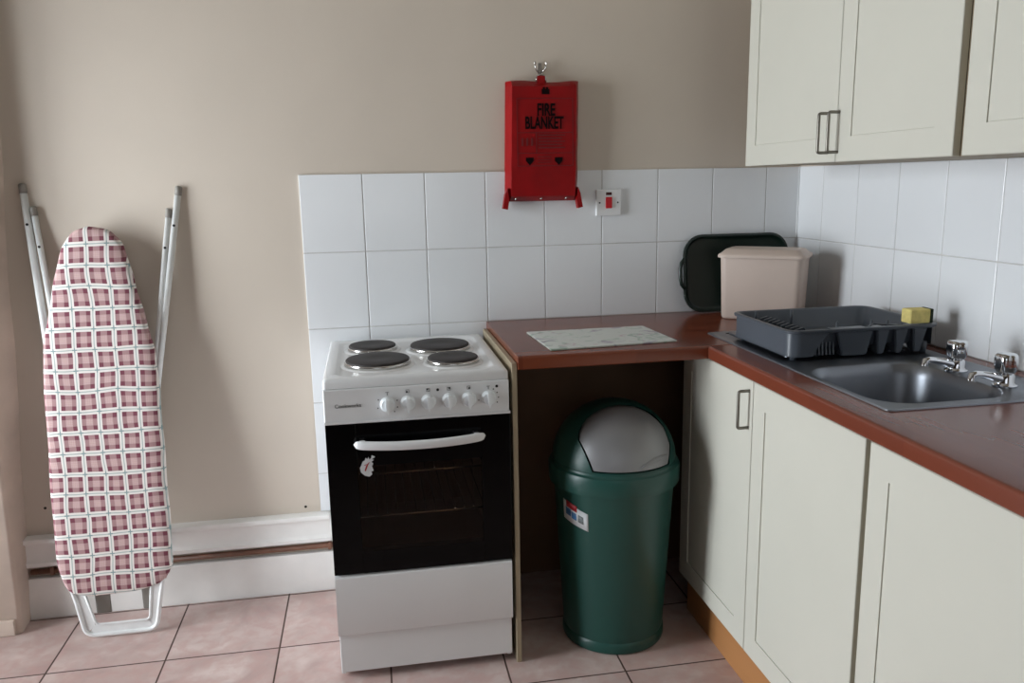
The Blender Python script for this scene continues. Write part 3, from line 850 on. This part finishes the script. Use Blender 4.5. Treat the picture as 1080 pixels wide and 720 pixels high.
# ---------------------------------------------------------------- swing bin
bc = (.905, -.462)
bn = empty('swing_bin', (bc[0], bc[1], 0), 'tall green plastic swing-top bin with silver flap under the worktop', 'bin')
b = B()
lathe(b, *bc, [(.146, 0), (.155, .004), (.157, .012), (.156, .030), (.152, .036), (.154, .05), (.180, .50), (.186, .515), (.181, .515), (.176, .50), (.150, .04), (.1, .012)], 64)
body = obj('bin_body', b, GREEN, bn, smooth_angle=40)
b = B()
zr = .507
lathe(b, *bc, [(.184, zr + .006), (.1945, zr), (.196, zr + .003), (.1965, zr + .048), (.194, zr + .055), (.1885, zr + .058), (.186, zr + .062), (.186, zr + .068), (.178, zr + .068), (.178, zr + .04), (.184, zr + .03)], 64, False, False)
loops_ = None
bmesh.ops.remove_doubles(b, verts=list(b.verts), dist=1e-6)
obj('lid_ring', b, GREEN, bn, smooth_angle=40)
# dome with the flap cut out
def dome(rx, rz, z0, n=64, m=20):
    return [circ(bc[0], bc[1], max(.0008, rx * math.cos(math.radians(90 * k / m))), z0 + rz * math.sin(math.radians(90 * k / m)), n) for k in range(m + 1)]
ZD = zr + .062
def shell(r1, h1, r2, h2):
    bm = B(); o = dome(r1, h1, ZD); i = dome(r2, h2, ZD)
    loops(bm, o, False, True); loops(bm, i, False, True)
    # close the base ring
    n = 64; A = [bm.verts.new(p) for p in o[0]]; C = [bm.verts.new(p) for p in i[0]]
    for k in range(n): bm.faces.new((A[k], A[(k + 1) % n], C[(k + 1) % n], C[k]))
    bmesh.ops.remove_doubles(bm, verts=list(bm.verts), dist=1e-6)
    bmesh.ops.recalc_face_normals(bm, faces=list(bm.faces)); return bm
fa = math.radians(-89)     # direction the flap faces
fd = Vector((math.cos(fa), math.sin(fa), 0)); fu = Vector((-math.sin(fa), math.cos(fa), 0))
def cutter(g, depth0=.005):
    """prism along the flap direction; u to the right, w up; g = clearance"""
    P = [(-.132 - g, .088), (-.108 - g, .012 - g), (.118 + g, .012 - g), (.136 + g, .060)]
    for k in range(1, 14):
        a = math.radians(12 + (168 - 12) * k / 14)
        P.append(((.138 + g) * math.cos(a), .062 + (.106 + g) * math.sin(a)))
    bm = B(); o = Vector((bc[0], bc[1], ZD))
    prism(bm, [o + fu * u + Vector((0, 0, w)) + fd * depth0 for u, w in P], fd * .35); return bm
dm = boolean(shell(.1845, .176, .1795, .171), cutter(.003), 'DIFFERENCE')
obj('dome_lid', dm, GREEN, bn, smooth_angle=35)
fl = boolean(shell(.1835, .175, .1775, .169), cutter(-.0015), 'INTERSECT')
flap = obj('swing_flap', fl, SILVERP, bn, smooth_angle=35, label='silver grey swing flap')
# brighter moulded push lip low on the flap
b = B(); L = []
for k in range(13):
    t = k / 12; u = .018 + t * .095; w = .022 + .020 * t - .012 * math.sin(PI * t) * .3
    hgt = .014 * math.sin(PI * t) + .0006
    rr = .1838 * math.sqrt(max(0, 1 - (w / .175) ** 2))
    def onS(u, w, e=.0):
        rr = (.1838 + e) * math.sqrt(max(0, 1 - (w / (.1755 + e)) ** 2)); f = math.sqrt(max(0, rr * rr - u * u))
        return Vector((bc[0], bc[1], ZD + w)) + fu * u + fd * f
    L.append([onS(u, w), onS(u, w + hgt * .6, .007), onS(u, w + hgt)])
loops(b, L, closed=False)
obj('push_lip', b, SILVERP, flap)
# curved paper label
def labp(a, z, e): 
    r = .154 + (.180 - .154) * (z - .05) / .45 + e
    return Vector((bc[0] + r * math.cos(a), bc[1] + r * math.sin(a), z))
def patch(a0, a1, z00, z01, z10, z11, e, m, par, name, **k):
    b = B(); N = 12; L = []
    for i in range(N + 1):
        t = i / N; a = a0 + (a1 - a0) * t; zl = z00 + (z10 - z00) * t; zh = z01 + (z11 - z01) * t
        L.append([labp(a, zl, e), labp(a, zh, e), labp(a, zh, e - .0006), labp(a, zl, e - .0006)])
    loops(b, L, True, True); return obj(name, b, m, par, **k)
rad = math.radians
la0, la1 = rad(198), rad(229)
lb = patch(la0, la1, .412, .472, .392, .446, .0010, PAPER, body, 'label_sticker', label='white product label with red and blue print')
def patchc(a0, a1, z00, z01, z10, z11, m, name):
    b = B(); N = 6; L = []
    for i in range(N + 1):
        t = i / N; a = a0 + (a1 - a0) * t; zl = z00 + (z10 - z00) * t; zh = z01 + (z11 - z01) * t
        L.append([labp(a, zl, .0016), labp(a, zh, .0016), labp(a, zh, .0008), labp(a, zl, .0008)])
    loops(b, L, True, True); return b
def multi(b, parts):
    for p in parts: join(b, p)
    return b
obj('label_picture', multi(B(), [patchc(rad(202), rad(209), .428, .450, .424, .446, LBLUE, ''), patchc(rad(210), rad(216), .421, .442, .417, .438, LBLUE, '')]), LBLUE, body)
obj('label_picture', patchc(rad(218), rad(224), .415, .438, .411, .433, LGREY, ''), LGREY, body)
obj('label_logo', patchc(rad(203), rad(217), .452, .472, .443, .462, LRED, ''), LRED, body)

# ---------------------------------------------------------------- fire blanket, hook, switch
fb = empty('fire_blanket', (.793, 0, 1.32), 'red fire blanket pouch hanging on the wall above the tiles', 'fire blanket')
b = B(); NX, NZ = 16, 22
Lf = []
for j in range(NZ + 1):
    v = j / NZ; z = 1.322 + v * .382
    row = []
    for i in range(NX + 1):
        u = i / NX
        xl = .664 + .010 * v; xr = .911 + .006 * v
        x = xl + (xr - xl) * u
        edge = min(u, 1 - u); bulge = min(1, edge / .06) ** .5; vb = min(1, min(v, 1 - v) / .04) ** .5
        y = -.012 - .036 * bulge * (.35 + .65 * vb) + .0022 * math.sin(v * 23 + u * 5) * (1 if edge < .10 else .15) + .0012 * math.sin(u * 9 + v * 4) * (1 if v < .28 or edge < .1 else .15)
        row.append(Vector((x, y, z + .003 * math.sin(u * 8) * (v > .97))))
    Lf.append(row)
loops(b, Lf, closed=False)
Lb = [[Vector((p.x, -.001, p.z)) for p in r] for r in Lf]
loops(b, Lb, closed=False)
def side(A_, C_): loops(b, [A_, C_], closed=False)
side(Lf[0], Lb[0]); side(Lf[-1], Lb[-1]); side([r[0] for r in Lf], [r[0] for r in Lb]); side([r[-1] for r in Lf], [r[-1] for r in Lb])
bmesh.ops.remove_doubles(b, verts=list(b.verts), dist=1e-5)
pouch = obj('pouch', b, RED, fb, smooth_angle=50)
# pull tapes at the two lower corners
for s, x in ((-1, .664), (1, .911)):
    b = B()
    prism(b, [(x - s * .004, -.046, 1.365), (x + s * .004, -.046, 1.345), (x + s * .012, -.046, 1.300), (x - s * .004, -.046, 1.296), (x - s * .010, -.046, 1.33)], (0, .026, 0))
    obj('pull_tape', b, RED, fb)
for x in (.695, .781, .865):
    b = B(); loops(b, [[Vector((x + r * math.cos(i * PI / 6), y, 1.331 + r * math.sin(i * PI / 6))) for i in range(12)] for r, y in ((.0035, -.02), (.0035, -.046), (.001, -.0475))], True, True)
    obj('rivet', b, STEEL, fb)
b = bx(.776, .802, -.030, -.024, 1.690, 1.722, .002); obj('hanging_tab', b, RED, fb)
yt = -.0502
obj('lettering', text_bm('FIRE', .054, (.799, yt, 1.612), (PI / 2, 0, 0), .62, .0014), INK, fb)
obj('lettering', text_bm('BLANKET', .054, (.793, yt, 1.571), (PI / 2, 0, 0), .56, .0014), INK, fb)
for x in (.743, .840):
    b = B(); prism(b, [(x - .013, yt, 1.463), (x + .013, yt, 1.463), (x + .013, yt, 1.452), (x, yt, 1.438), (x - .013, yt, 1.452)], (0, .0008, 0))
    obj('printed_arrow', b, INK, fb)
b = B()
def bar(x0, x1, z0, z1): box(b, x0, x1, yt + .0003, yt + .0012, z0, z1)
for z in (1.649, 1.542, 1.477, 1.436): bar(.703, .888, z - .0009, z + .0009)
for x in (.703, .888): bar(x - .0009, x + .0009, 1.436, 1.649)
bar(.765, .767, 1.477, 1.542)
obj('printed_frame', b, FADED, fb)
b = B(); bar(.785, .811, 1.662, 1.678); bar(.789, .796, 1.677, 1.684); bar(.800, .807, 1.677, 1.684); obj('printed_crest', b, INK, fb)
for k in range(5): b = B(); bar(.774, .862 - .01 * (k % 2), 1.532 - k * .010, 1.5355 - k * .010); obj('printed_line', b, FADED, fb)
for k in range(3): b = B(); bar(.770, .815, 1.464 - k * .009, 1.466 - k * .009); obj('printed_line', b, FADED, fb)
for k in range(3): b = B(); bar(.716 + k * .016, .722 + k * .016, 1.50, 1.525); obj('printed_figure', b, FADED, fb)
# hook
hk = empty('wall_hook', (.79, 0, 1.735), 'small metal double hook holding up the red fire blanket', 'hook')
b = B()
box(b, .7835, .7965, -.004, 0, 1.722, 1.765, .0015)
obj('hook_plate', b, STEEL, hk)
b = B()
tube(b, arc_path([(.786, -.003, 1.733), (.774, -.012, 1.745), (.771, -.016, 1.762)], .006), .0028, 8)
tube(b, arc_path([(.794, -.003, 1.733), (.806, -.012, 1.745), (.809, -.016, 1.762)], .006), .0028, 8)
for x in (.771, .809):
    t_ = B(); bmesh.ops.create_uvsphere(t_, u_segments=12, v_segments=8, radius=.0048); join(b, t_, Matrix.Translation((x, -.016, 1.763)))
obj('hook_prongs', b, STEEL, hk)
b = B()
tube(b, arc_path([(.774, -.022, 1.702), (.774, -.022, 1.722), (.7895, -.022, 1.728), (.805, -.022, 1.722), (.805, -.022, 1.702)], .01), .0027, 8)
tube(b, [(.79, -.004, 1.728), (.79, -.024, 1.722)], .003, 8)
obj('hook_ring', b, STEEL, hk)
# cooker switch
sw = empty('cooker_switch', (1.021, 0, 1.31), 'white cooker switch with red rocker on the tiles right of the fire blanket', 'switch')
b = bx(.977, 1.065, -.0185, -.0078, 1.267, 1.355, .003, 3); obj('switch_plate', b, PLASTW, sw)
b = bx(1.010, 1.032, -.0235, -.0182, 1.292, 1.330, .002, 2); obj('rocker', b, REDSW, sw, label='red rocker switch')
b = bx(1.011, 1.031, -.0200, -.0182, 1.336, 1.346, .001, 2); obj('neon_window', b, NEON, sw, label='dark neon indicator window')
for x in (.989, 1.053):
    b = B(); loops(b, [[Vector((x + .003 * math.cos(i * PI / 6), y, 1.311 + .003 * math.sin(i * PI / 6))) for i in range(12)] for y in (-.018, -.0192)], True, True)
    obj('screw', b, PRINT, sw)

# ---------------------------------------------------------------- light
w = bpy.data.worlds.new('sky'); scene.world = w; w.use_nodes = True
nt = w.node_tree; bgn = nt.nodes['Background']
sky = nt.nodes.new('ShaderNodeTexSky'); sky.sky_type = 'HOSEK_WILKIE'; sky.turbidity = 7; sky.sun_direction = Vector((-.2, .8, .6)).normalized()
mixn = nt.nodes.new('ShaderNodeMix'); mixn.data_type = 'RGBA'; mixn.inputs[0].default_value = .75
nt.links.new(sky.outputs[0], mixn.inputs[6]); mixn.inputs[7].default_value = (.9, .95, 1, 1)
nt.links.new(mixn.outputs[2], bgn.inputs[0]); bgn.inputs[1].default_value = 1.0
def area(name, loc, rot, sx, sy, power, col):
    l = bpy.data.lights.new(name, 'AREA'); l.shape = 'RECTANGLE'; l.size = sx; l.size_y = sy; l.energy = power; l.color = col
    o = bpy.data.objects.new(name, l); COL.objects.link(o); o.location = loc; o.rotation_euler = rot; return o
# daylight outside the left window, added fill light outside the unseen rear one
area('window_daylight', (XL - .16, (W0 + W1) / 2, (WZ0 + WZ1) / 2), (0, -PI / 2, 0), WZ1 - WZ0, W1 - W0, 131, (.88, .945, 1))
area('rear_fill_light', ((R0 + R1) / 2, YR - .16, (RZ0 + RZ1) / 2), (PI / 2, 0, 0), R1 - R0, RZ1 - RZ0, 3, (.95, .98, 1))

# ---------------------------------------------------------------- camera
cam = bpy.data.cameras.new('camera'); co = bpy.data.objects.new('camera', cam); COL.objects.link(co)
co.location = (.20494, -2.71366, 1.38547); co.rotation_euler = (1.3769, .01838, -.17739)
cam.sensor_width = 36; cam.lens = 855.73 / 1080 * 36; cam.clip_start = .05
scene.camera = co
vs = scene.view_settings
vs.view_transform = 'Standard'; vs.look = 'None'; vs.gamma = 1; vs.use_curve_mapping = False; vs.exposure = 0
